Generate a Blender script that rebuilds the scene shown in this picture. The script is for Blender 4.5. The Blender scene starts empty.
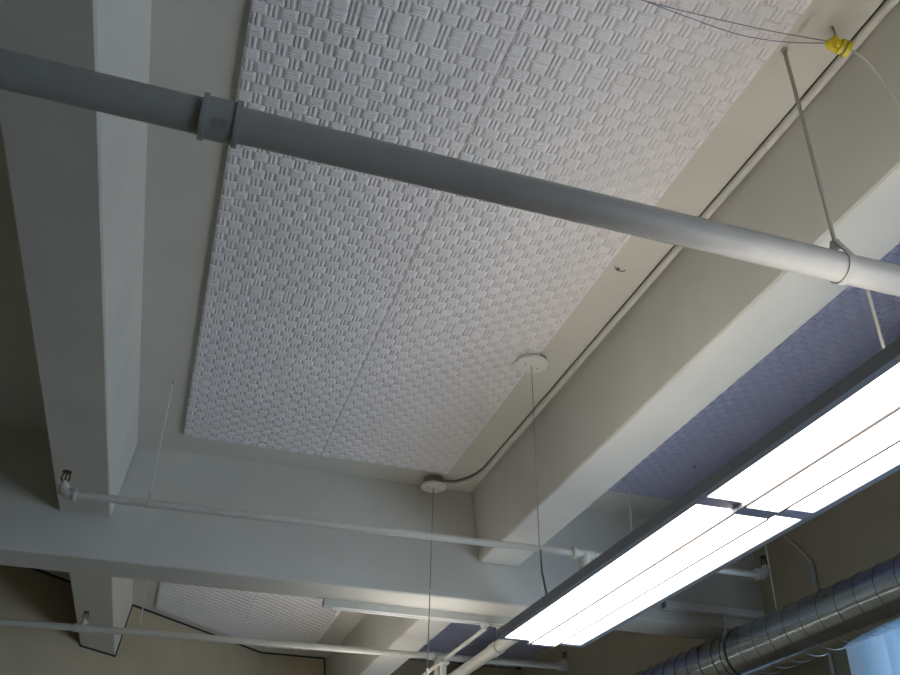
import bpy, bmesh, math, random
from mathutils import Vector, Matrix

random.seed(7)
sc = bpy.context.scene
COL = sc.collection

# ------------------------------------------------------------------ camera, light, exposure
cam_d = bpy.data.cameras.new('camera')
cam_d.sensor_width = 36.0
cam_d.lens = 918.05 * 36.0 / 900.0
cam_d.clip_start = 0.05
cam = bpy.data.objects.new('camera', cam_d)
COL.objects.link(cam)
R_ = Vector((0.95342109, -0.30119102, 0.01649797))
U_ = Vector((-0.17478794, -0.50706091, 0.84400143))
F_ = Vector((0.24584018, 0.80757241, 0.53608713))
cam.matrix_world = Matrix(((R_.x, U_.x, -F_.x, 0.0), (R_.y, U_.y, -F_.y, 0.0), (R_.z, U_.z, -F_.z, 1.6), (0, 0, 0, 1)))
sc.camera = cam

EXPOSURE = 0.0
DAY = 122.0          # watts per large window
TUBE = 6.5           # lens emission
UP = 10.8             # uplight emission
sc.view_settings.view_transform = 'Standard'
sc.view_settings.look = 'None'
sc.view_settings.gamma = 1.0
sc.view_settings.use_curve_mapping = False
sc.view_settings.exposure = EXPOSURE
world = bpy.data.worlds.new('world')
sc.world = world
world.use_nodes = True
world.node_tree.nodes['Background'].inputs[0].default_value = (0.55, 0.72, 1.0, 1)
world.node_tree.nodes['Background'].inputs[1].default_value = 0.8

# room numbers, metres
ZS = 3.408      # slab underside
ZP = 3.390      # ceiling panel underside
ZB = 3.05       # long beam underside
ZC = 2.86       # cross beam underside
YC0, YC1 = 4.045, 4.275   # cross beam faces
XW = 2.96       # window wall
XL = -2.3       # far left wall
YBK = -2.6      # wall behind the camera
DIAG = 6.93     # slanted wall: y = x + DIAG

# windows in the window wall: y0, y1, z0, z1
WINS = [(1.05, 3.37, 0.95, 2.74), (-1.95, 0.45, 0.95, 2.74), (5.2, 6.3, 0.95, 2.74)]
for (a, b, z0, z1) in WINS:
    ld = bpy.data.lights.new('window_daylight', 'AREA')
    ld.shape = 'RECTANGLE'
    ld.size = z1 - z0
    ld.size_y = b - a
    ld.energy = DAY * (b - a) / 2.4
    ld.color = (0.69, 0.80, 1.0)
    lo = bpy.data.objects.new('window_daylight', ld)
    COL.objects.link(lo)
    lo.location = (XW + 0.45, (a + b) / 2, (z0 + z1) / 2)
    lo.rotation_euler = (0, math.pi / 2, 0)

# ------------------------------------------------------------------ materials
def mat(name, col, rough=0.6, metal=0.0, noise=0.0, nscale=8.0, bump=0.0, bscale=60.0, emit=None, estr=0.0):
    m = bpy.data.materials.new(name)
    m.use_nodes = True
    nt = m.node_tree
    b = nt.nodes['Principled BSDF']
    b.inputs['Base Color'].default_value = (*col, 1)
    b.inputs['Roughness'].default_value = rough
    b.inputs['Metallic'].default_value = metal
    tc = None
    if noise or bump:
        tc = nt.nodes.new('ShaderNodeTexCoord')
    if noise:
        n = nt.nodes.new('ShaderNodeTexNoise')
        n.inputs['Scale'].default_value = nscale
        n.inputs['Detail'].default_value = 5
        r = nt.nodes.new('ShaderNodeValToRGB')
        r.color_ramp.elements[0].position = 0.3
        r.color_ramp.elements[1].position = 0.7
        r.color_ramp.elements[0].color = (*[c * (1 - noise) for c in col], 1)
        r.color_ramp.elements[1].color = (*[min(1, c * (1 + noise)) for c in col], 1)
        nt.links.new(tc.outputs['Object'], n.inputs['Vector'])
        nt.links.new(n.outputs['Fac'], r.inputs['Fac'])
        nt.links.new(r.outputs['Color'], b.inputs['Base Color'])
    if bump:
        n2 = nt.nodes.new('ShaderNodeTexNoise')
        n2.inputs['Scale'].default_value = bscale
        n2.inputs['Detail'].default_value = 4
        bp = nt.nodes.new('ShaderNodeBump')
        bp.inputs['Strength'].default_value = bump
        bp.inputs['Distance'].default_value = 0.004
        nt.links.new(tc.outputs['Object'], n2.inputs['Vector'])
        nt.links.new(n2.outputs['Fac'], bp.inputs['Height'])
        nt.links.new(bp.outputs['Normal'], b.inputs['Normal'])
    if emit:
        b.inputs['Emission Color'].default_value = (*emit, 1)
        b.inputs['Emission Strength'].default_value = estr
    return m

M = {}
M['concrete'] = mat('painted_concrete', (0.603, 0.59, 0.53), 0.75, noise=0.05, nscale=3, bump=0.25, bscale=25)
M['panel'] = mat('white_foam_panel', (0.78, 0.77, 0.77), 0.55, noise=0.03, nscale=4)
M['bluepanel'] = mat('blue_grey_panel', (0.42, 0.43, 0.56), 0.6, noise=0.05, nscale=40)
M['wall'] = mat('olive_cream_wall', (0.43, 0.375, 0.26), 0.8, noise=0.06, nscale=4, bump=0.15)
M['floor'] = mat('floor_vinyl', (0.13, 0.11, 0.085), 0.5, noise=0.12, nscale=6)
M['pipe'] = mat('painted_pipe', (0.36, 0.355, 0.335), 0.42, noise=0.04, nscale=20)
M['pipe_white'] = mat('white_painted_pipe', (0.58, 0.57, 0.51), 0.45, noise=0.04, nscale=20)
M['trim'] = mat('dark_joint_trim', (0.02, 0.02, 0.02), 0.7)
M['rod'] = mat('painted_rod', (0.42, 0.41, 0.35), 0.5)
M['brass'] = mat('tarnished_brass', (0.10, 0.05, 0.025), 0.4, metal=0.4)
M['steel'] = mat('dull_steel', (0.25, 0.25, 0.25), 0.4, metal=0.8)
M['housing'] = mat('fixture_enamel', (0.34, 0.35, 0.38), 0.4)
M['endframe'] = mat('fixture_end_blue_grey', (0.46, 0.48, 0.60), 0.45)
M['rail_dark'] = mat('fixture_rail_bronze', (0.10, 0.07, 0.065), 0.5)
M['plastic'] = mat('white_plastic', (0.74, 0.73, 0.70), 0.4)
M['yellow'] = mat('yellow_insulator', (0.75, 0.60, 0.02), 0.35, noise=0.05)
M['black'] = mat('black_cord_and_shadow_gap', (0.015, 0.015, 0.018), 0.5)
M['bluewire'] = mat('thin_blue_grey_wire', (0.12, 0.12, 0.20), 0.4)
M['silver'] = mat('silver_cable', (0.30, 0.30, 0.29), 0.4, metal=0.5)
M['whitewire'] = mat('white_wire', (0.72, 0.71, 0.66), 0.5)
M['galv'] = mat('galvanised_steel', (0.46, 0.50, 0.52), 0.17, metal=1.0, noise=0.10, nscale=14)
M['seam'] = mat('galvanised_seam', (0.16, 0.17, 0.18), 0.4, metal=0.8)
M['frame'] = mat('window_frame_paint', (0.55, 0.53, 0.48), 0.5)
M['lens'] = mat('lit_prismatic_lens', (0.9, 0.9, 0.9), 0.4, emit=(1.0, 0.95, 0.88), estr=TUBE)
M['uplens'] = mat('lit_top_slot', (0.9, 0.9, 0.9), 0.4, emit=(1.0, 0.935, 0.86), estr=UP)

def mat_blind():
    m = bpy.data.materials.new('translucent_blind')
    m.use_nodes = True
    nt = m.node_tree
    out = nt.nodes['Material Output']
    nt.nodes.remove(nt.nodes['Principled BSDF'])
    d = nt.nodes.new('ShaderNodeBsdfDiffuse')
    t = nt.nodes.new('ShaderNodeBsdfTranslucent')
    x = nt.nodes.new('ShaderNodeMixShader')
    d.inputs[0].default_value = (0.50, 0.60, 0.68, 1)
    t.inputs[0].default_value = (0.15, 0.25, 0.34, 1)
    x.inputs[0].default_value = 0.45
    nt.links.new(d.outputs[0], x.inputs[1])
    nt.links.new(t.outputs[0], x.inputs[2])
    nt.links.new(x.outputs[0], out.inputs[0])
    return m
M['blind'] = mat_blind()

def mat_glass():
    m = bpy.data.materials.new('window_glass')
    m.use_nodes = True
    nt = m.node_tree
    out = nt.nodes['Material Output']
    nt.nodes.remove(nt.nodes['Principled BSDF'])
    d = nt.nodes.new('ShaderNodeBsdfTransparent')
    t = nt.nodes.new('ShaderNodeBsdfGlossy')
    t.inputs['Roughness'].default_value = 0.05
    x = nt.nodes.new('ShaderNodeMixShader')
    d.inputs[0].default_value = (0.93, 0.96, 0.96, 1)
    x.inputs[0].default_value = 0.06
    nt.links.new(d.outputs[0], x.inputs[1])
    nt.links.new(t.outputs[0], x.inputs[2])
    nt.links.new(x.outputs[0], out.inputs[0])
    return m
M['glass'] = mat_glass()

# ------------------------------------------------------------------ mesh helpers
class MB:
    def __init__(self):
        self.v = []
        self.f = []
    def add(self, vs, fs):
        o = len(self.v)
        self.v += [tuple(p) for p in vs]
        self.f += [tuple(i + o for i in q) for q in fs]
        return self
    def box(self, x0, x1, y0, y1, z0, z1):
        vs = [(x, y, z) for z in (z0, z1) for y in (y0, y1) for x in (x0, x1)]
        return self.add(vs, [(0, 2, 3, 1), (4, 5, 7, 6), (0, 1, 5, 4), (2, 6, 7, 3), (0, 4, 6, 2), (1, 3, 7, 5)])
    def prism(self, poly, axis, a, b):
        """poly: 2D points; extruded along axis ('x': pts are y,z; 'y': x,z; 'z': x,y)."""
        def p3(p, t):
            if axis == 'x': return (t, p[0], p[1])
            if axis == 'y': return (p[0], t, p[1])
            return (p[0], p[1], t)
        n = len(poly)
        fa = a if callable(a) else (lambda p: a)
        fb = b if callable(b) else (lambda p: b)
        vs = [p3(p, fa(p)) for p in poly] + [p3(p, fb(p)) for p in poly]
        fs = [tuple(range(n)), tuple(range(2 * n - 1, n - 1, -1))]
        for i in range(n):
            j = (i + 1) % n
            fs.append((i, j, n + j, n + i))
        return self.add(vs, fs)
    def tube(self, pts, r, n=12, caps=True, rs=None):
        pts = [Vector(p) for p in pts]
        k = len(pts)
        d0 = (pts[1] - pts[0]).normalized()
        up = Vector((0, 0, 1)) if abs(d0.z) < 0.9 else Vector((1, 0, 0))
        a = d0.cross(up).normalized()
        vs, fs = [], []
        for i, p in enumerate(pts):
            d = (pts[min(i + 1, k - 1)] - pts[max(i - 1, 0)]).normalized()
            a = (a - d * a.dot(d)).normalized()
            b = d.cross(a)
            rr = rs[i] if rs else r
            for q in range(n):
                t = 2 * math.pi * q / n
                vs.append(p + a * math.cos(t) * rr + b * math.sin(t) * rr)
        for i in range(k - 1):
            for q in range(n):
                fs.append((i * n + q, i * n + (q + 1) % n, (i + 1) * n + (q + 1) % n, (i + 1) * n + q))
        if caps:
            fs.append(tuple(range(n - 1, -1, -1)))
            fs.append(tuple(range((k - 1) * n, k * n)))
        return self.add(vs, fs)
    def torus(self, c, axis, R, r, n=28, m=8, a0=0.0, a1=2 * math.pi):
        c = Vector(c); ax = Vector(axis).normalized()
        up = Vector((0, 0, 1)) if abs(ax.z) < 0.9 else Vector((1, 0, 0))
        a = ax.cross(up).normalized(); b = ax.cross(a)
        full = abs(a1 - a0 - 2 * math.pi) < 1e-6
        pts = []
        cnt = n if full else n + 1
        vs, fs = [], []
        for i in range(cnt):
            t = a0 + (a1 - a0) * i / n
            rad = a * math.cos(t) + b * math.sin(t)
            for q in range(m):
                s = 2 * math.pi * q / m
                vs.append(c + rad * (R + r * math.cos(s)) + ax * (r * math.sin(s)))
        for i in range(n if full else n):
            j = (i + 1) % cnt if full else i + 1
            for q in range(m):
                fs.append((i * m + q, j * m + q, j * m + (q + 1) % m, i * m + (q + 1) % m))
        return self.add(vs, fs)
    def build(self, name, m, parent=None, smooth=False, loc=None, bevel=0.0):
        me = bpy.data.meshes.new(name)
        me.from_pydata(self.v, [], self.f)
        bm = bmesh.new(); bm.from_mesh(me)
        bmesh.ops.recalc_face_normals(bm, faces=bm.faces)
        bm.to_mesh(me); bm.free()
        me.materials.append(m)
        if smooth:
            for p in me.polygons: p.use_smooth = True
            me.set_sharp_from_angle(angle=math.radians(40))
        o = bpy.data.objects.new(name, me)
        COL.objects.link(o)
        if parent: o.parent = parent
        if loc: o.location = loc
        if bevel:
            bv = o.modifiers.new('bevel', 'BEVEL'); bv.width = bevel; bv.segments = 2
            bv.limit_method = 'ANGLE'
        return o

def empty(name, loc=(0, 0, 0)):
    o = bpy.data.objects.new(name, None)
    o.empty_display_size = 0.05
    o.location = loc
    COL.objects.link(o)
    return o

def rel(o, e):
    """keep a child built in world coordinates where it is under an Empty that has its own location"""
    o.parent = e
    o.location = Vector(o.location) - e.location
    return o

def tag(o, label, cat, group=None):
    o['label'] = label
    o['category'] = cat
    if group: o['group'] = group
    return o

def struct(o, label=None):
    o['kind'] = 'structure'
    if label: o['label'] = label
    return o

def arc(c, a, b, r, t0, t1, n=8):
    c, a, b = Vector(c), Vector(a), Vector(b)
    return [c + a * math.cos(t0 + (t1 - t0) * i / n) * r + b * math.sin(t0 + (t1 - t0) * i / n) * r for i in range(n + 1)]

def curve_pts(P, n=10):
    """Catmull-Rom through P"""
    P = [Vector(p) for p in P]
    Q = [P[0] * 2 - P[1]] + P + [P[-1] * 2 - P[-2]]
    out = []
    for i in range(1, len(Q) - 2):
        for k in range(n):
            t = k / n
            a, b, c, d = Q[i - 1:i + 3]
            out.append(0.5 * ((2 * b) + (c - a) * t + (2 * a - 5 * b + 4 * c - d) * t * t + (3 * b - a - 3 * c + d) * t ** 3))
    out.append(P[-1])
    return out

# ------------------------------------------------------------------ the setting
YFAR = 7.75
slab_out = [(XL, YBK), (XW, YBK), (XW, YFAR), (0.82, YFAR), (XL, XL + DIAG)]
struct(MB().prism(slab_out, 'z', ZS, ZS + 0.2).build('ceiling', M['concrete']), 'off white painted concrete ceiling slab')
struct(MB().prism(slab_out, 'z', -0.1, 0.0).build('floor', M['floor']), 'brown floor below the frame')

def diagy(x): return min(x + DIAG, YFAR)

def beam(x0b, x1b, x0t, x1t, y0, y1, label, skew=0.0):
    poly = [(x0b + .006, ZB), (x1b - .006, ZB), (x1b, ZB + .006), (x1t, ZS), (x0t, ZS), (x0b, ZB + .006)]
    b = MB().prism(poly, 'y', y0, y1)
    b.v = [(x + skew * (y - 1.7), y, z) for (x, y, z) in b.v]
    return struct(b.build('ceiling_beam', M['concrete']), label)
SK = 0.0125
LB = (-0.528, -0.316, -0.568, -0.274)
RB = (1.400, 1.602, 1.3635, 1.640)
beam(*LB, YBK, YC0, 'off white concrete ceiling beam along the left of the panels', SK)
beam(*LB, YC1, lambda p: (p[0] + DIAG - 1.7 * SK) / (1 - SK), 'far end of left concrete ceiling beam beyond the cross beam', SK)
beam(*RB, YBK, YC0, 'concrete ceiling beam beside the long white conduit')
beam(*RB, YC1, YFAR, 'far end of right concrete ceiling beam behind the metal rail')
cb = MB().prism([(YC0, ZC + .006), (YC0 + .006, ZC), (YC1 - .006, ZC), (YC1, ZC + .006), (YC1 + 0.01, ZS), (YC0 + 0.02, ZS)], 'x', XL, XW)
struct(cb.build('ceiling_beam', M['concrete']), 'deep concrete cross beam running across the whole room')

# walls
T = 0.15
struct(MB().box(XL - T, XL, YBK, XL + DIAG, 0, ZS).build('wall_left', M['wall']))
struct(MB().box(XL, XW, YBK - T, YBK, 0, ZS).build('wall_back', M['wall']))
struct(MB().prism([(XL, XL + DIAG), (0.82, YFAR), (0.82, YFAR + T), (XL - T, XL + DIAG)], 'z', 0, ZS).build('wall_slanted', M['wall']), 'slanted olive cream wall at the far end')
struct(MB().box(0.82, 1.40, YFAR, YFAR + T, 0, ZS).build('wall_far', M['wall']))
YFR = 7.47
struct(MB().box(1.40, XW, YFR, YFR + T, 0, ZB).box(1.615, XW, YFR, YFR + T, ZB, ZS).build('wall_far_right', M['wall']))
wr = MB()
ws = sorted(WINS)
ys = [YBK] + [v for w in ws for v in (w[0], w[1])] + [YFAR]
for i in range(0, len(ys), 2):
    wr.box(XW, XW + T, ys[i], ys[i + 1], 0, ZS)
for (a, b, z0, z1) in ws:
    wr.box(XW, XW + T, a, b, 0, z0).box(XW, XW + T, a, b, z1, ZS)
struct(wr.build('wall_right', M['wall']), 'olive cream window wall behind the spiral duct')

# dark joint line where the far walls meet the concrete
def wp(x, z, e=0.006): return (x + e * .7, x + DIAG - e * .7 - .002, z)
kx = SK * 4.75
tr = [wp(-1.6, ZS - .006), wp(LB[2] + kx, ZS - .006), wp(LB[0] + kx, ZB - .004), wp(LB[1] + kx, ZB - .004), wp(LB[3] + kx, ZS - .006), (0.815, YFAR - .012, ZS - .006), (1.33, YFAR - .008, ZS - .006), (1.385, YFAR - .008, ZB)]
def polytube(pts, r, n=6):
    b = MB()
    for p, q in zip(pts, pts[1:]):
        b.tube([p, q], r, n)
    return b
struct(polytube(tr, 0.007).build('trim_1', M['trim']), 'thin dark joint along the top of the slanted wall')
struct(polytube([(1.59, YFR - .006, ZB), (1.625, YFR - .006, ZS - .006), (XW - .01, YFR - .006, ZS - .006)], 0.012).build('trim_2', M['trim']), 'dark joint along the top of the far right wall')

# windows with frames and panes
for k, (a, b, z0, z1) in enumerate(WINS):
    f = MB()
    t = 0.05
    f.box(XW + .05, XW + .11, a, b, z0, z0 + t).box(XW + .05, XW + .11, a, b, z1 - t, z1)
    f.box(XW + .05, XW + .11, a, a + t, z0 + t, z1 - t).box(XW + .05, XW + .11, b - t, b, z0 + t, z1 - t)
    mid = (a + b) / 2
    f.box(XW + .055, XW + .105, mid - .02, mid + .02, z0 + t, z1 - t)
    w = struct(f.build('window_%d' % (k + 1), M['frame']))
    for (p, q) in ((a + t, mid - .02), (mid + .02, b - t)):
        MB().box(XW + .076, XW + .082, p, q, z0 + t, z1 - t).build('pane', M['glass'], w)

# ------------------------------------------------------------------ embossed ceiling panels
CELL = 0.609 / 17

def strip(mb, prof, ends, along, o0, l0, l1):
    """ridge: prof = [(offset across, height)], ends = [(fraction along, height factor)]; heights go down from RZ"""
    vs = []
    for (lt, lh) in ends:
        for (pt, ph) in prof:
            z = RZ - ph * lh
            if along == 'y': vs.append((o0 + pt, l0 + lt * (l1 - l0), z))
            else: vs.append((l0 + lt * (l1 - l0), o0 + pt, z))
    m = len(prof)
    fs = [(a * m + c, a * m + c + 1, (a + 1) * m + c + 1, (a + 1) * m + c) for a in range(len(ends) - 1) for c in range(m - 1)]
    mb.add(vs, fs)

RZ = 0.0048     # recessed ground of the weave above the panel face
def weave_block(mb, x0, x1, y0, y1, lo, hi, k_=1.0):
    """strands lying along x: a raised block with three fine grooves"""
    w = y1 - y0
    h, gdep = RZ + 0.001 * k_, 0.0012 * k_
    prof = [(0.0, 0.0), (.07 * w, h - .001), (.14 * w, h)]
    for k in (1, 2, 3):
        c = k * .25 * w
        prof += [(c - .04 * w, h), (c, h - gdep), (c + .04 * w, h)]
    prof += [(.86 * w, h), (.93 * w, h - .001), (w, 0.0)]
    ex = .13 * w
    a, b = max(x0 - ex, lo), min(x1 + ex, hi)
    strip(mb, prof, [(0, 0.0), (.09, .72), (.22, 1), (.78, 1), (.91, .72), (1, 0.0)], 'x', y0, a, b)

def weave_pair(mb, x0, x1, y0, y1, lo, hi, k_=1.0):
    """strands lying along y: narrow ridges with deep grooves between them"""
    w = x1 - x0
    h = RZ * 0.95
    for c in (.30, .62):
        prof = [(-.12 * w, 0), (-.06 * w, h), (.06 * w, h), (.12 * w, 0)]
        ey = .10 * w
        strip(mb, prof, [(0, .25), (.2, 1), (.8, 1), (1, .25)], 'y', x0 + c * w, max(y0 - ey, lo), min(y1 + ey, hi))

def clip_poly(poly, inside, cut):
    out = []
    for i in range(len(poly)):
        p, q = poly[i], poly[(i + 1) % len(poly)]
        if inside(p): out.append(p)
        if inside(p) != inside(q): out.append(cut(p, q))
    return out

panel_mesh = {}
def ceiling_panel(x0, y0, lx, ly, label, group, cut=None, parity=0, m='panel'):
    g = 0.0007
    key = (round(lx, 3), round(ly, 3), parity, m)
    ox, oy = x0, y0
    e = empty('embossed_panel', (x0, y0, ZP))
    nx, ny = round(lx / CELL), round(ly / CELL)
    if cut is None and key in panel_mesh:
        for nm, me in panel_mesh[key]:
            o = bpy.data.objects.new(nm, me); COL.objects.link(o); o.parent = e
            if nm != 'board': o['kind'] = 'stuff'
        return tag(e, label, 'ceiling panel', group)
    base = [(g, g), (lx - g, g), (lx - g, ly - g), (g, ly - g)]
    def ins(p): return cut is None or (p[1] + oy) - (p[0] + ox) < cut
    if cut is not None:
        def cc(p, q):
            fp = (p[1] + oy) - (p[0] + ox) - cut
            fq = (q[1] + oy) - (q[0] + ox) - cut
            t = fp / (fp - fq)
            return (p[0] + (q[0] - p[0]) * t, p[1] + (q[1] - p[1]) * t)
        base = clip_poly(base, ins, cc)
    bd = MB().prism(base, 'z', RZ, ZS - ZP - 0.001).build('board', M[m], e)
    rl = MB()
    cx, cy = lx / nx, ly / ny
    for i in range(nx):
        for j in range(ny):
            a0, a1, b0, b1 = i * cx, (i + 1) * cx, j * cy, (j + 1) * cy
            if not (ins((a0, b1)) and ins((a0, b1 + .004))): continue
            a0, a1, b0, b1 = max(a0, g), min(a1, lx - g), max(b0, g), min(b1, ly - g)
            if (i + j + parity) % 2:
                weave_pair(rl, a0, a1, b0, b1, g, ly - g)
            else:
                weave_block(rl, a0, a1, b0, b1, g, lx - g)
    ro = rl.build('basket_weave_relief', M[m], e)
    ro['kind'] = 'stuff'
    if cut is None:
        panel_mesh[key] = [('board', bd.data), ('basket_weave_relief', ro.data)]
    return tag(e, label, 'ceiling panel', group)

PW, PL = 0.615, 1.219
G1 = 'embossed panels between the two long beams'
X0 = -0.053
YE = 3.859
names = {
    (0, 0): 'white basket weave ceiling panel by the left beam, nearest the cross beam',
    (1, 0): 'white basket weave ceiling panel touched by the round ceiling canopy',
    (0, 1): 'white basket weave ceiling panel behind the pipe coupling, by the left beam',
    (1, 1): 'white basket weave ceiling panel crossed by the grey pipe, by the conduit side',
    (0, 2): 'white basket weave ceiling panel cut off by the top edge, left of the seam',
    (1, 2): 'white basket weave ceiling panel behind the pair of thin wires at top',
}
for r in range(3):
    for c in range(2):
        ceiling_panel(X0 + c * PW, YE - (r + 1) * PL, PW, PL, names[(c, r)], G1, parity=(c + r) % 2)
G2 = 'embossed panels in the bay beside the windows'
names = {
    (0, 0): 'bluish embossed ceiling panel beside right beam, ending short of the cross beam',
    (1, 0): 'bluish embossed ceiling panel over the duct, ending short of the cross beam',
    (0, 1): 'bluish embossed ceiling panel beside right beam, above the hanging light rod',
    (1, 1): 'bluish embossed ceiling panel mostly hidden behind the lit fixture near the right edge',
}
for r in range(2):
    for c in range(2):
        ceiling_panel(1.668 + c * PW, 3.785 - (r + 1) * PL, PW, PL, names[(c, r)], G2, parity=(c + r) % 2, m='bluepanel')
G3 = 'embossed panels beyond the cross beam'
CUT = 6.76
YQ = 5.62
ceiling_panel(X0, YQ, PW, PL, 'far white embossed ceiling panel with slanted cut corner, beyond the cross beam', G3, cut=CUT)
ceiling_panel(X0 + PW, YQ, PW, PL, 'far white embossed ceiling panel above the left end of the metal rail', G3)
ceiling_panel(X0, YQ + PL, PW, 0.66, 'farthest embossed ceiling panel, cut slantwise along the slanted wall', G3, cut=CUT)
ceiling_panel(X0 + PW, YQ + PL, PW, 0.66, 'farthest embossed ceiling panel beside the far beam, near its dark corner', G3, cut=CUT)
G4 = 'embossed panels of the far window bay'
for r, (yy, ll) in enumerate(((4.40, PL), (4.40 + PL, PL), (4.40 + 2 * PL, .609))):
    for c in range(2):
        lab = [['bluish far ceiling panel just past the cross beam, beside the far beam', 'bluish far ceiling panel just past the cross beam, beside the window wall'],
               ['bluish far ceiling panel seen between the far beam and the cream rail', 'bluish far ceiling panel seen below the end of the lit fixture'],
               ['short bluish ceiling panel at the far right wall, beside the far beam', 'short bluish ceiling panel in the far corner by the window wall']][r][c]
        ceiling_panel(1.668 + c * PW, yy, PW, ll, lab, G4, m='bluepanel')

# ------------------------------------------------------------------ pipes
def sprinkler_head(parent, x, y, z):
    """upright head standing on a fitting at z"""
    h = MB().tube([(x, y, z - .004), (x, y, z + .014)], .011, 8).build('sprinkler_head', M['pipe_white'], parent)
    fr = MB()
    for s in (-1, 1):
        fr.tube([(x + s * .009, y, z + .012), (x + s * .014, y, z + .026), (x + s * .012, y, z + .040), (x, y, z + .050)], .0035, 6)
    fr.tube([(x, y, z + .014), (x, y, z + .05)], .003, 6)
    fr.build('frame_arms', M['brass'], h, smooth=True)
    d = MB()
    d.tube([(x, y, z + .050), (x, y, z + .053)], .017, 14)
    d.build('deflector', M['brass'], h)
    return h

def fitting(parent, name, p, q, r, m, lip=True):
    b = MB().tube([p, q], r, 20)
    d = (Vector(q) - Vector(p)).normalized()
    if lip:
        for c in (p, q):
            c = Vector(c)
            b.tube([c - d * .006, c + d * .006], r * 1.12, 20)
    return b.build(name, m, parent, smooth=True)

# 1: the big grey pipe
Y1, Z1, R1 = 1.207, 2.756, 0.0318
TILT1 = 0.0096
XM_ = 1.60
p1 = empty('sprinkler_pipe', (0, Y1, Z1))
p1.rotation_euler = (0, TILT1, 0)
pr = MB().tube([(-2.25, 0, 0), (-.10, 0, 0)], R1, 32).tube([(-.10, 0, 0), (XM_, 0, 0)], R1, 32).build('pipe_run', M['pipe'], p1, smooth=True)
cp = MB().tube([(-.086, 0, 0), (-.020, 0, 0)], R1 + .0055, 32)
for xx in (-.086, -.029):
    cp.tube([(xx, 0, 0), (xx + .009, 0, 0)], R1 + .0095, 32)
cpo = cp.build('coupling', M['pipe'], p1, smooth=True)
# cast letters on the coupling
fc = bpy.data.curves.new('letters', 'FONT')
fc.body = 'GIS'
fc.size = 0.019
fc.extrude = 0.0013
fc.align_x = 'CENTER'
fc.align_y = 'CENTER'
tmp = bpy.data.objects.new('letters_curve', fc)
COL.objects.link(tmp)
dg = bpy.context.evaluated_depsgraph_get()
lm = bpy.data.meshes.new_from_object(tmp.evaluated_get(dg))
bpy.data.objects.remove(tmp)
lm.materials.clear(); lm.materials.append(M['pipe'])
lo = bpy.data.objects.new('cast_letters', lm)
COL.objects.link(lo)
lo.parent = cpo
lo['label'] = 'raised cast letters on the coupling'
ang = math.radians(-50)      # facing down towards the room
nrm = Vector((0, -math.cos(ang), math.sin(ang)))
lo.matrix_local = Matrix.Translation(nrm * (R1 + .0058) + Vector((-.050, 0, 0))) @ Matrix(((1, 0, 0, 0), (0, nrm.z, nrm.y, 0), (0, -nrm.y, nrm.z, 0), (0, 0, 0, 1)))
tag(p1, 'thick grey sprinkler pipe with a coupling, crossing under the ceiling panels', 'pipe')

# ring hanger on the big pipe
def hanger(x, y, zpipe, rpipe, label, rod_r, rm='whitewire', ztop=ZS, band=.010, rise=.032):
    e = empty('pipe_hanger', (x, y, zpipe))
    MB().tube([(0, 0, rpipe + rise - .002), (0, 0, ztop - zpipe)], rod_r, 10).build('rod', M[rm], e, smooth=True)
    # teardrop band
    pts = []
    R = rpipe + .002
    n = 28
    a0 = math.radians(125)
    for i in range(n + 1):
        t = -a0 + 2 * a0 * i / n      # 0 = straight down
        pts.append((R * math.sin(t), -R * math.cos(t)))
    poly = [(-.006, rpipe + rise)] + pts + [(.006, rpipe + rise)]
    b = MB()
    for (ya, za), (yb, zb) in zip(poly, poly[1:]):
        l = Vector((0, ya, za)); m_ = Vector((0, yb, zb))
        nn = Vector((0, -(zb - za), yb - ya)).normalized() * .0016
        vs = [l + nn + Vector((s * band / 2, 0, 0)) for s in (-1, 1)] + [m_ + nn + Vector((s * band / 2, 0, 0)) for s in (-1, 1)]
        vs += [l - nn + Vector((s * band / 2, 0, 0)) for s in (-1, 1)] + [m_ - nn + Vector((s * band / 2, 0, 0)) for s in (-1, 1)]
        b.add(vs, [(0, 1, 3, 2), (4, 6, 7, 5), (0, 2, 6, 4), (1, 5, 7, 3), (0, 4, 5, 1), (2, 3, 7, 6)])
    b.build('ring_band', M['pipe_white'] if rpipe < .03 else M['pipe'], e)
    MB().tube([(0, 0, rpipe + rise - .012), (0, 0, rpipe + rise + .004)], rod_r * 2.4, 6).build('nut', M['rod'], e)
    MB().tube([(0, 0, ztop - zpipe - .012), (0, 0, ztop - zpipe)], rod_r * 1.7, 10).build('ceiling_anchor', M['rod'], e)
    return tag(e, label, 'pipe hanger')
hanger(1.205, Y1, Z1 - 1.205 * TILT1, R1, 'long grey threaded rod and ring holding the thick pipe', .0046, rm='rod', band=.016)

# 2: branch line in front of the cross beam
Y2 = 3.398
r2 = 0.0150
def z2(x): return 2.886 + (x + .31) * (2.917 - 2.889) / 2.77
p2 = empty('sprinkler_pipe', (0, Y2, 0))
MB().tube([(-.40, 0, z2(-.40)), (2.50, 0, z2(2.5))], r2, 20).build('pipe_run', M['pipe_white'], p2, smooth=True)
for s, x in ((1, -.425), (-1, 2.52)):
    z = z2(x)
    el = MB().tube([(x + s * .045, 0, z), (x + s * .02, 0, z), (x + s * .004, 0, z + .008), (x, 0, z + .03)], .021, 16)
    el.tube([(x + s * .038, 0, z), (x + s * .05, 0, z)], .025, 16)
    el.build('elbow', M['pipe_white'], p2, smooth=True)
    sprinkler_head(p2, x, 0, z + .032)
XM, ZM, RM = 1.640, 2.765, 0.031
tz = z2(XM)
te = MB().tube([(XM - .05, 0, tz), (XM + .05, 0, tz)], .023, 18)
te.tube([(XM - .052, 0, tz), (XM - .042, 0, tz)], .026, 18).tube([(XM + .042, 0, tz), (XM + .052, 0, tz)], .026, 18)
te.tube([(XM, 0, tz), (XM, 0, ZM + RM - .004)], .024, 18)
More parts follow.
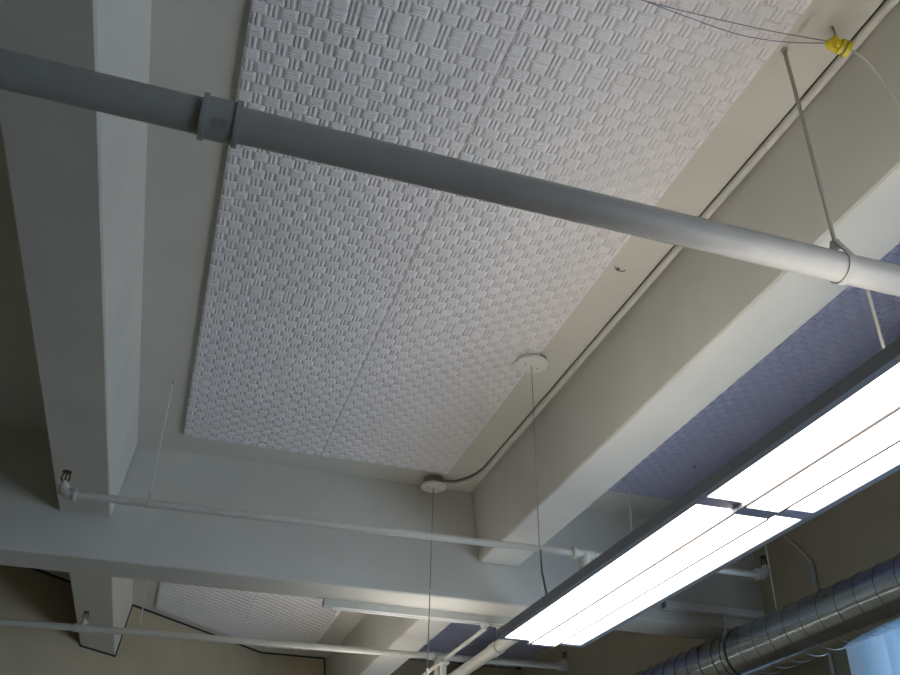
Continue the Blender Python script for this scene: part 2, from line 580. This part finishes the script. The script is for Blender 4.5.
te.build('tee', M['pipe_white'], p2, smooth=True)
tag(p2, 'thin white sprinkler pipe in front of the deep cross beam', 'pipe')
hanger(-.122, Y2, z2(-.122), r2, 'thin white rod holding the sprinkler pipe beside the left beam', .0025, band=.008, rise=.02)
hanger(1.875, Y2, z2(1.875), r2, 'beige rod standing behind the lit fixture beside the right beam', .0042, rm='rod', band=.008, rise=.02, ztop=ZP - .006)

# 3: farthest branch line
Y3 = 5.5
r3 = 0.0185
def z3(x): return 2.920 + (x + .828) * (2.960 - 2.920) / 3.233
p3 = empty('sprinkler_pipe', (0, Y3, 0))
MB().tube([(-1.40, 0, z3(-1.40)), (2.45, 0, z3(2.45))], r3, 20).build('pipe_run', M['pipe_white'], p3, smooth=True)
x = -.405
te = MB().tube([(x - .045, 0, z3(x)), (x + .045, 0, z3(x))], .025, 16).tube([(x, 0, z3(x)), (x, 0, z3(x) + .035)], .022, 14)
te.build('tee', M['pipe_white'], p3, smooth=True)
sprinkler_head(p3, x, 0, z3(x) + .036)
x = 2.475
el = MB().tube([(x - .05, 0, z3(x)), (x - .02, 0, z3(x)), (x - .004, 0, z3(x) + .008), (x, 0, z3(x) + .032)], .027, 16)
el.tube([(x, 0, z3(x) - .02), (x, 0, z3(x) + .02)], .026, 16)
el.build('elbow', M['pipe_white'], p3, smooth=True)
sprinkler_head(p3, x, 0, z3(x) + .034)
x = XM
MB().tube([(x, 0, z3(x)), (x, 0, ZM + RM - .004)], .024, 14).tube([(x - .05, 0, z3(x)), (x + .05, 0, z3(x))], .026, 16).build('tee', M['pipe_white'], p3, smooth=True)
tag(p3, 'farthest thin white sprinkler pipe, passing below the slanted wall top', 'pipe')
hanger(-.112, Y3, z3(-.112), r3, 'thin white rod holding the farthest pipe beside the left beam', .003, band=.008, rise=.02)
hanger(2.02, Y3, z3(2.02), r3, 'thin white rod holding the farthest pipe below the lit fixture end', .003, band=.008, rise=.02, ztop=ZP - .006)

# main pipe feeding the branches
pm = empty('sprinkler_main', (XM, 0, ZM))
MB().tube([(0, .4, 0), (0, 7.3, 0)], RM, 28).build('pipe_run', M['pipe_white'], pm, smooth=True)
for y in (Y1, 4.47):
    fitting(pm, 'coupling', (0, y - .05, 0), (0, y + .05, 0), RM + .005, M['pipe_white'], lip=False)
tag(pm, 'wide white pipe running lengthwise, seen just below the lit fixture end', 'pipe')

# ------------------------------------------------------------------ metal rails and what hangs from them
def channel(name, x0, x1, y0, y1, z0, z1, label, m='pipe_white'):
    e = empty(name, (x0, y0, z0))
    t = .003
    b = MB().box(x0, x1, y0, y0 + t, z0, z1).box(x0, x1, y1 - t, y1, z0, z1).box(x0, x1, y0 + t, y1 - t, z1 - t, z1)
    rel(b.build('channel', M[m]), e)
    rel(MB().box(x0, x1, y0 - .004, y0 + .010, z0 - .004, z0).box(x0, x1, y1 - .010, y1 + .004, z0 - .004, z0).build('lip', M['plastic']), e)
    rel(MB().box(x0 - .003, x0, y0, y1, z0, z1).build('end_cap', M['steel']), e)
    return tag(e, label, 'metal rail')
channel('metal_rail', .708, 1.72, 4.252, 4.290, ZC - .034, ZC - .0005, 'cream metal rail under the cross beam, left of the lit fixture')
rr_ = channel('metal_rail', 2.36, 2.915, 4.005, 4.038, 2.922, 2.956, 'grey metal rail on the cross beam face, above the spiral duct', m='plastic')

cl = empty('rail_clamp', (.770, 4.262, ZC - .038))
MB().box(-.02, .02, -.012, .012, -.012, 0).build('clamp_plate', M['plastic'], cl)
MB().tube([(.006, 0, -.012), (.004, 0, -.026), (-.006, 0, -.034)], .005, 8).build('clamp_hook', M['plastic'], cl, smooth=True)
tag(cl, 'small white clamp at the left end of the cream rail', 'clamp')
for xx, lab in ((1.575, 'short white peg under the cream rail, nearer the rail clamp'), (1.625, 'short white peg under the cream rail, beside the lit fixture end')):
    k = empty('hanging_peg', (xx, 4.27, ZC - .038))
    MB().tube([(0, 0, 0), (0, 0, -.036)], .006, 8).build('shaft', M['plastic'], k, smooth=True)
    MB().tube([(0, 0, -.036), (0, 0, -.044)], .009, 8).build('tip', M['plastic'], k, smooth=True)
    tag(k, lab, 'peg', 'pegs under the cream rail')

lr = empty('suspended_rail', (1.503, 4.265, 2.797))
MB().box(-.008, .008, -.02, 2.1, -.008, .008).build('rail_bar', M['pipe_white'], lr, bevel=.003)
MB().box(-.016, .016, -.014, .014, .008, .0245).build('hanging_bracket', M['plastic'], lr)
ps = MB().box(-.014, .014, .66, .69, -.9, -.010)
ps.build('post', M['pipe_white'], lr, bevel=.003)
MB().box(-.026, .026, .64, .71, -.024, -.008).build('post_bracket', M['pipe_white'], lr, bevel=.006)
tag(lr, 'cream lengthwise rail hanging below the cream metal rail, with a post', 'rail')

# ------------------------------------------------------------------ ceiling canopies, cords
def canopy(x, y, label, zoff=0.0, bx=0.0, by=0.0, br=.046):
    e = empty('canopy_disc', (x, y, ZS))
    MB().tube([(bx, by, 0), (bx, by, -.022 - zoff)], br, 28).build('junction_box', M['steel'], e, smooth=True)
    b = MB().tube([(0, 0, -.022 - zoff), (0, 0, -.026 - zoff), (0, 0, -.034 - zoff), (0, 0, -.037 - zoff)], .06, 40, rs=[.058, .062, .062, .058])
    c = b.build('cover_plate', M['plastic'], e, smooth=True)
    for a in (20, 200):
        px_, py_ = .03 * math.cos(math.radians(a)), .03 * math.sin(math.radians(a))
        MB().tube([(px_, py_, -.037 - zoff), (px_, py_, -.0385 - zoff)], .0035, 8).build('screw', M['steel'], c)
    MB().tube([(0, 0, -.037 - zoff), (0, 0, -.043 - zoff)], .006, 10).build('cable_grip', M['plastic'], e)
    return tag(e, label, 'ceiling canopy')
D1 = (1.162, 2.755)
D2 = (1.138, 3.965)
canopy(*D1, 'round white ceiling canopy at the edge of the panels', .002, .034, .0, .027)
canopy(*D2, 'round white ceiling canopy at the end of the conduit by the cross beam', .014)

FZ = 2.365           # fixture underside
FX = 1.186           # fixture centre line
FTOP = FZ + 0.044
c1 = empty('suspension_cable', (D1[0], D1[1], ZS - .043))
MB().tube([(0, 0, 0), (.003, 0, -.4), (.006, 0, -(ZS - .043) + FTOP + .012)], .0017, 6).build('cable', M['silver'], c1, smooth=True)
MB().tube([(.006, 0, -(ZS - .043) + FTOP), (.006, 0, -(ZS - .043) + FTOP + .024)], .006, 8).build('gripper', M['plastic'], c1, smooth=True)
tag(c1, 'thin steel cable from the canopy down to the lit fixture', 'cable')
c2 = empty('suspension_cable', (D2[0], D2[1], ZS - .043))
MB().tube(curve_pts([(0, 0, 0), (-.002, 0, -.42), (-.004, 0, -.86)], 6), .0024, 6).build('cable', M['silver'], c2, smooth=True)
MB().tube([(-.002, 0, -.50), (-.002, 0, -.515)], .0045, 8).build('crimp', M['plastic'], c2, smooth=True)
MB().tube([(-.004, 0, -.845), (-.004, 0, -.875)], .006, 8).build('gripper', M['plastic'], c2, smooth=True)
MB().tube(curve_pts([(-.004, 0, -.86), (-.002, 0, -.88), (.004, 0, -.90), (.004, 0, -(ZS - .043) + FTOP)], 6), .0032, 6).build('white_tail', M['whitewire'], c2, smooth=True)
tag(c2, 'long thin cable hanging from the canopy by the cross beam', 'cable')

# conduit in the corner of slab and right beam
rco = 0.0115
def xl(y): return 1.347 - .0066 * y          # the thin dark line beside it
ZCo = ZS - rco - .0005
cpts = [(xl(y) + .0095, y, ZCo) for y in (YBK + .2, 0.5, 3.62)]
cpts += curve_pts([(xl(3.66) + .0095, 3.66, ZCo), (1.327, 3.80, ZCo), (1.300, 3.895, ZCo), (1.245, 3.968, ZCo), (D2[0] + .036, D2[1] + .012, ZCo)], 8)
co = empty('conduit', (1.32, 3.7, ZCo))
rel(MB().tube(cpts, rco, 14).build('tube', M['pipe_white'], smooth=True), co)
y = 0.8
rel(MB().box(xl(y) - .006, xl(y) + .025, y - .008, y + .008, ZCo - rco - .002, ZCo - rco).build('strap', M['pipe_white']), co)
tag(co, 'white conduit along the corner of ceiling and right beam, bending to the canopy', 'conduit')
bpts = [(xl(y), y, ZS - .0014) for y in (YBK + .2, 0.5, 3.62)]  # black strip drawn for the shade in the gap beside the conduit
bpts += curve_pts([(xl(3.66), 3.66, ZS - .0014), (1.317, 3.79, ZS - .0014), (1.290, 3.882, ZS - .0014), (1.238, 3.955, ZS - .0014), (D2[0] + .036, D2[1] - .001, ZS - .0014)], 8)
tag(MB().tube(bpts, .0013, 6).build('shadow_gap_strip', M['black'], smooth=True), 'thin dark strip drawn as the shadow gap along the white conduit on the ceiling', 'cable')

# ------------------------------------------------------------------ pendant lights
def pendant_light(y0, y1, label):
    e = empty('pendant_light', (FX, (y0 + y1) / 2, FZ))
    L = (y1 - y0) / 2 - .0002
    hw = 0.150
    g = MB()
    # outer housing profile (u-shape), open below
    prof_l = [(-hw, 0), (-hw, .027), (-hw + .030, .042), (-hw + .032, .039), (-hw + .003, .025), (-hw + .003, .003), (-hw + .018, .003), (-hw + .018, 0)]
    for q in (prof_l, [(-a, b) for a, b in reversed(prof_l)]):
        MB().prism(q, 'y', -L, L).build('side_rail', M['housing'], e)
    for s in (-1, 1):
        xa, xb = sorted((s * (hw - .030), s * .055))
        MB().box(xa, xb, -L, L, .040, .044).build('top_plate', M['housing'], e)
        xa, xb = sorted((s * .050, s * .055))
        MB().box(xa, xb, -L + .03, L - .03, .038, .056).build('added_baffle', M['housing'], e)  # unseen baffle added to narrow the uplight
    MB().box(-.050, .050, -L + .03, L - .03, .038, .041).build('top_slot', M['uplens'], e)
    for s in (-1, 1):
        lo_, hi_ = sorted((s * L, s * (L - .021)))
        MB().box(-hw + .0182, hw - .0182, lo_, hi_, .000, .038).box(-.046, .046, lo_, hi_, -.010, 0).build('end_frame', M['endframe'], e)
    # lenses: two flat wings and a lower centre basket
    for s in (-1, 1):
        xa, xb = sorted((s * (hw - .018), s * .043))
        MB().box(xa, xb, -L + .021, L - .021, .004, .010).build('wing_lens', M['lens'], e)
    MB().box(-.041, .041, -L + .021, L - .021, -.010, .004).build('basket_lens', M['lens'], e)
    for s in (-1, 1):
        xa, xb = sorted((s * .0411, s * .0455))
        MB().box(xa, xb, -L + .021, L - .021, -.0125, -.0080).build('basket_rail', M['rail_dark'], e)
    return tag(e, label, 'light fixture', 'pendant lights in one row')
pl1 = pendant_light(1.597, 2.822, 'lit white pendant fluorescent fixture, the far one of the row')
pl2 = pendant_light(0.372, 1.597, 'lit white pendant fluorescent fixture, the near one running off the right edge')

pendant_light(3.860, 5.085, 'lit pendant fixture hanging on the cable from the cross beam canopy')
pendant_light(5.085, 6.310, 'lit pendant fixture at the far end of the row, towards the far wall')

Z1R = Z1 - 1.281 * TILT1
hr = empty('hanging_rod', (1.281, Y1 + .024, Z1R - R1 + .012))
MB().tube([(0, 0, -.002), (0, 0, -(Z1R - R1 + .012) + FTOP)], .0032, 8).build('rod', M['rod'], hr, smooth=True)
MB().tube([(0, 0, -(Z1R - R1 + .012) + FTOP), (0, 0, -(Z1R - R1 + .012) + FTOP + .014)], .007, 8).build('nut', M['rod'], hr)
tag(hr, 'short beige rod from the thick pipe down to the lit fixture', 'rod')

PCX, PCZ = 1.215, FTOP
pc = empty('power_cord', (PCX, 2.80, PCZ))
MB().tube(curve_pts([(1.215 - PCX, 0, FTOP - .002 - PCZ), (1.205 - PCX, 0, 2.52 - PCZ), (1.198 - PCX, 0, 2.56 - PCZ), (1.190 - PCX, 0, 2.61 - PCZ), (1.189 - PCX, 0, 2.67 - PCZ)], 6), .0036, 6).build('cord', M['black'], pc, smooth=True)
tag(pc, 'short black power cord rising behind the far end of the lit fixture', 'cord')

# ------------------------------------------------------------------ spiral duct
XD, ZD, RD = 2.70, 2.703, 0.121
du = empty('spiral_duct', (XD, 0, ZD))
ya, yb = -2.3, 7.2
nseg = 60
MB().tube([(0, ya, 0), (0, 3.93, 0)], RD, 56).build('duct_section', M['galv'], du, smooth=True)
MB().tube([(0, 3.93, 0), (0, yb, 0)], RD - .002, 56).build('duct_section', M['galv'], du, smooth=True)
pitch = 0.118
hel = []
turns = int((yb - ya) / pitch)
hp = []
ns = 28
for i in range(turns * ns + 1):
    t = 2 * math.pi * i / ns
    hp.append((math.cos(t) * (RD + .0006), ya + pitch * i / ns, -math.sin(t) * (RD + .0006)))
MB().tube(hp, .0015, 5).build('spiral_seam', M['seam'], du, smooth=True)
cc_ = MB().tube([(0, 3.935, 0), (0, 3.975, 0)], RD + .003, 56, caps=True)
cc_.build('joint_collar', M['galv'], du, smooth=True)
tag(du, 'shiny galvanised spiral duct along the window wall', 'duct')

st = empty('duct_strap', (XD, 4.02, 2.922))
MB().tube([(-.012, -.02, 0), (-.03, -.03, -.03), (-.072, -.10, -.085), (-.112, -.12, -.165)], .0055, 8).build('strap_band', M['pipe_white'], st, smooth=True)
b = MB()
for i in range(24):
    t0, t1 = math.radians(180 + 360 * i / 24), math.radians(180 + 360 * (i + 1) / 24)
    r0 = RD + .006
    def pp(t, r, y): return (r * math.cos(t), y, r * math.sin(t) - (2.922 - ZD))
    ya_, yb_ = -.132, -.108
    b.add([pp(t0, r0, ya_), pp(t1, r0, ya_), pp(t1, r0, yb_), pp(t0, r0, yb_), pp(t0, r0 + .002, ya_), pp(t1, r0 + .002, ya_), pp(t1, r0 + .002, yb_), pp(t0, r0 + .002, yb_)],
          [(0, 1, 2, 3), (4, 7, 6, 5), (0, 4, 5, 1), (2, 6, 7, 3), (1, 5, 6, 2), (0, 3, 7, 4)])
b.build('ring', M['galv'], st)
tag(st, 'flat strap holding the spiral duct under the grey rail', 'strap')

dr = empty('duct_rod', (XD, 3.607, ZD + RD))
MB().tube([(0, 0, -.001), (0, 0, ZP - .006 - ZD - RD)], .0035, 8).build('rod', M['whitewire'], dr, smooth=True)
MB().tube([(0, 0, -.001), (0, 0, .01)], .012, 8).build('foot_plate', M['steel'], dr)
tag(dr, 'thin white rod above the duct, passing the end of the sprinkler pipe', 'rod')

fs = MB()
tag(MB().tube(curve_pts([(2.545, 4.33, 2.94), (2.592, 4.33, 2.899), (2.649, 4.33, 2.883), (2.716, 4.33, 2.895), (2.775, 4.33, 2.94)], 8), .007, 8).build('hanging_hose', M['black'], smooth=True), 'short dark hose sagging just above the duct behind the cross beam', 'hose')

# wire and small conduit on the window wall
ww = empty('wall_cable', (XW, 3.61, 3.0))
rel(MB().tube(curve_pts([(XW - .006, 3.86, 3.40), (XW - .008, 3.80, 3.31), (XW - .008, 3.70, 3.20), (XW - .01, 3.612, 3.09)], 8), .005, 6).build('wire', M['whitewire'], smooth=True), ww)
rel(MB().tube([(XW - .014, 3.612, 3.09), (XW - .014, 3.612, 2.5)], .013, 10).build('conduit_stub', M['rod'], smooth=True), ww)
tag(ww, 'thin wire running into an olive conduit on the window wall', 'wire')

# ------------------------------------------------------------------ vertical blinds
for k, (a, b, z0, z1) in enumerate(WINS):
    lab = ['pale blue vertical blind below the spiral duct', 'pale vertical blind on the window nearest the camera', 'pale blue blind on the far window under the duct'][k]
    e = empty('vertical_blind', (XW - .06, a, z1))
    MB().box(-.022, .022, -.02, b - a + .02, .0, .04).build('headrail', M['frame'], e)
    n = int((b - a) / .078)
    sm = None
    for i in range(n + 1):
        if sm is None:
            s = MB()
            cols = 5
            vs = []
            for j in range(cols):
                u = -.0445 + .089 * j / (cols - 1)
                dpt = .004 * (1 - (u / .0445) ** 2)
                for zz in (-(z1 - z0) - .03, -.004):
                    vs.append((dpt, u, zz))
            fq = [(2 * j, 2 * j + 2, 2 * j + 3, 2 * j + 1) for j in range(cols - 1)]
            s.add(vs, fq)
            o = s.build('slat', M['blind'], e, smooth=True)
            sm = o.data
        else:
            o = bpy.data.objects.new('slat', sm); COL.objects.link(o); o.parent = e
        o.location = (0, (b - a) * i / n, 0)
        o.rotation_euler = (0, 0, math.radians(47 + random.uniform(-13, 13)))
    tag(e, lab, 'blind')

# ------------------------------------------------------------------ yellow insulator, wires and ceiling hook
ye = empty('yellow_insulator', (1.285, 1.12, 3.352))
ax = Vector((0.941, -0.069, -0.329)).normalized()
prof = [(-.026, .010), (-.024, .017), (-.015, .018), (-.012, .0135), (-.002, .0135), (0, .019), (.008, .019), (.010, .014), (.012, .014), (.014, .0195), (.024, .0195), (.026, .012)]
b = MB().tube([ax * p[0] for p in prof], .01, 20, rs=[p[1] for p in prof])
b.build('spool', M['yellow'], ye, smooth=True)
MB().torus(ax * .011, ax, .0155, .0022, 24, 6).build('wire_wrap', M['steel'], ye, smooth=True)
hk = MB().tube(curve_pts([(-.012, -.006, ZS - 3.352), (-.010, -.006, .045), (-.004, .0, .03), (-.008, .002, .016)], 6), .0024, 6)
hk.build('hook', M['steel'], ye, smooth=True)
tl = MB().tube(curve_pts([(-.020, 0, .004), (-.034, -.004, -.004), (-.040, -.006, -.016), (-.030, -.004, -.024), (-.016, 0, -.020)], 5), .007, 8)
tl.build('curled_tail', M['yellow'], ye, smooth=True)
tag(ye, 'small yellow spool insulator hanging by the conduit at top right', 'insulator')
for lab, q in (('upper of the two thin blue grey wires tied to the yellow insulator', [(1.259, 1.12, 3.357), (1.117, 1.138, 3.359), (0.96, 1.151, 3.362), (0.787, 1.161, 3.367), (0.591, 1.16, 3.372), (.2, 1.0, 3.376)]),
               ('lower of the two thin blue grey wires tied to the yellow insulator', [(1.259, 1.121, 3.352), (1.157, 1.145, 3.345), (1.04, 1.159, 3.342), (0.911, 1.159, 3.35), (0.786, 1.157, 3.362), (0.593, 1.150, 3.368), (.2, .97, 3.372)])):
    tag(MB().tube(curve_pts(q, 8), .0011, 5).build('thin_wire', M['bluewire'], smooth=True), lab, 'wire')
tag(MB().tube(curve_pts([(1.308, 1.116, 3.345), (1.33, 1.098, 3.289), (1.352, 1.093, 3.218), (1.365, 1.085, 3.144), (1.375, 1.082, 3.055)], 8), .0024, 6).build('thin_wire', M['whitewire'], smooth=True), 'white wire drooping from the yellow insulator over the beam', 'wire')
hk = empty('ceiling_hook', (1.222, 2.145, ZS))
MB().tube([(0, 0, 0), (0, 0, -.006)], .006, 8).build('screw_eye', M['steel'], hk)
MB().tube(curve_pts([(0, 0, -.005), (-.012, -.006, -.010), (-.02, -.016, -.006)], 6), .0018, 6).tube(curve_pts([(0, 0, -.005), (.012, .002, -.007), (.026, -.004, -.004)], 6), .0014, 6).build('bent_wire', M['steel'], hk, smooth=True)
tag(hk, 'tiny bent wire hook on bare ceiling beside the panels', 'hook')

dw = empty('dangling_wire', (2.222, 3.385, ZP))
MB().tube([(0, 0, 0), (0, 0, -.008)], .006, 8).build('anchor', M['steel'], dw)
MB().tube(curve_pts([(0, 0, -.006), (.002, -.002, -.04), (.004, 0, -.10)], 5), .0016, 6).build('wire', M['rod'], dw, smooth=True)
tag(dw, 'short grey wire dangling from a bluish panel above the lit fixture', 'wire')
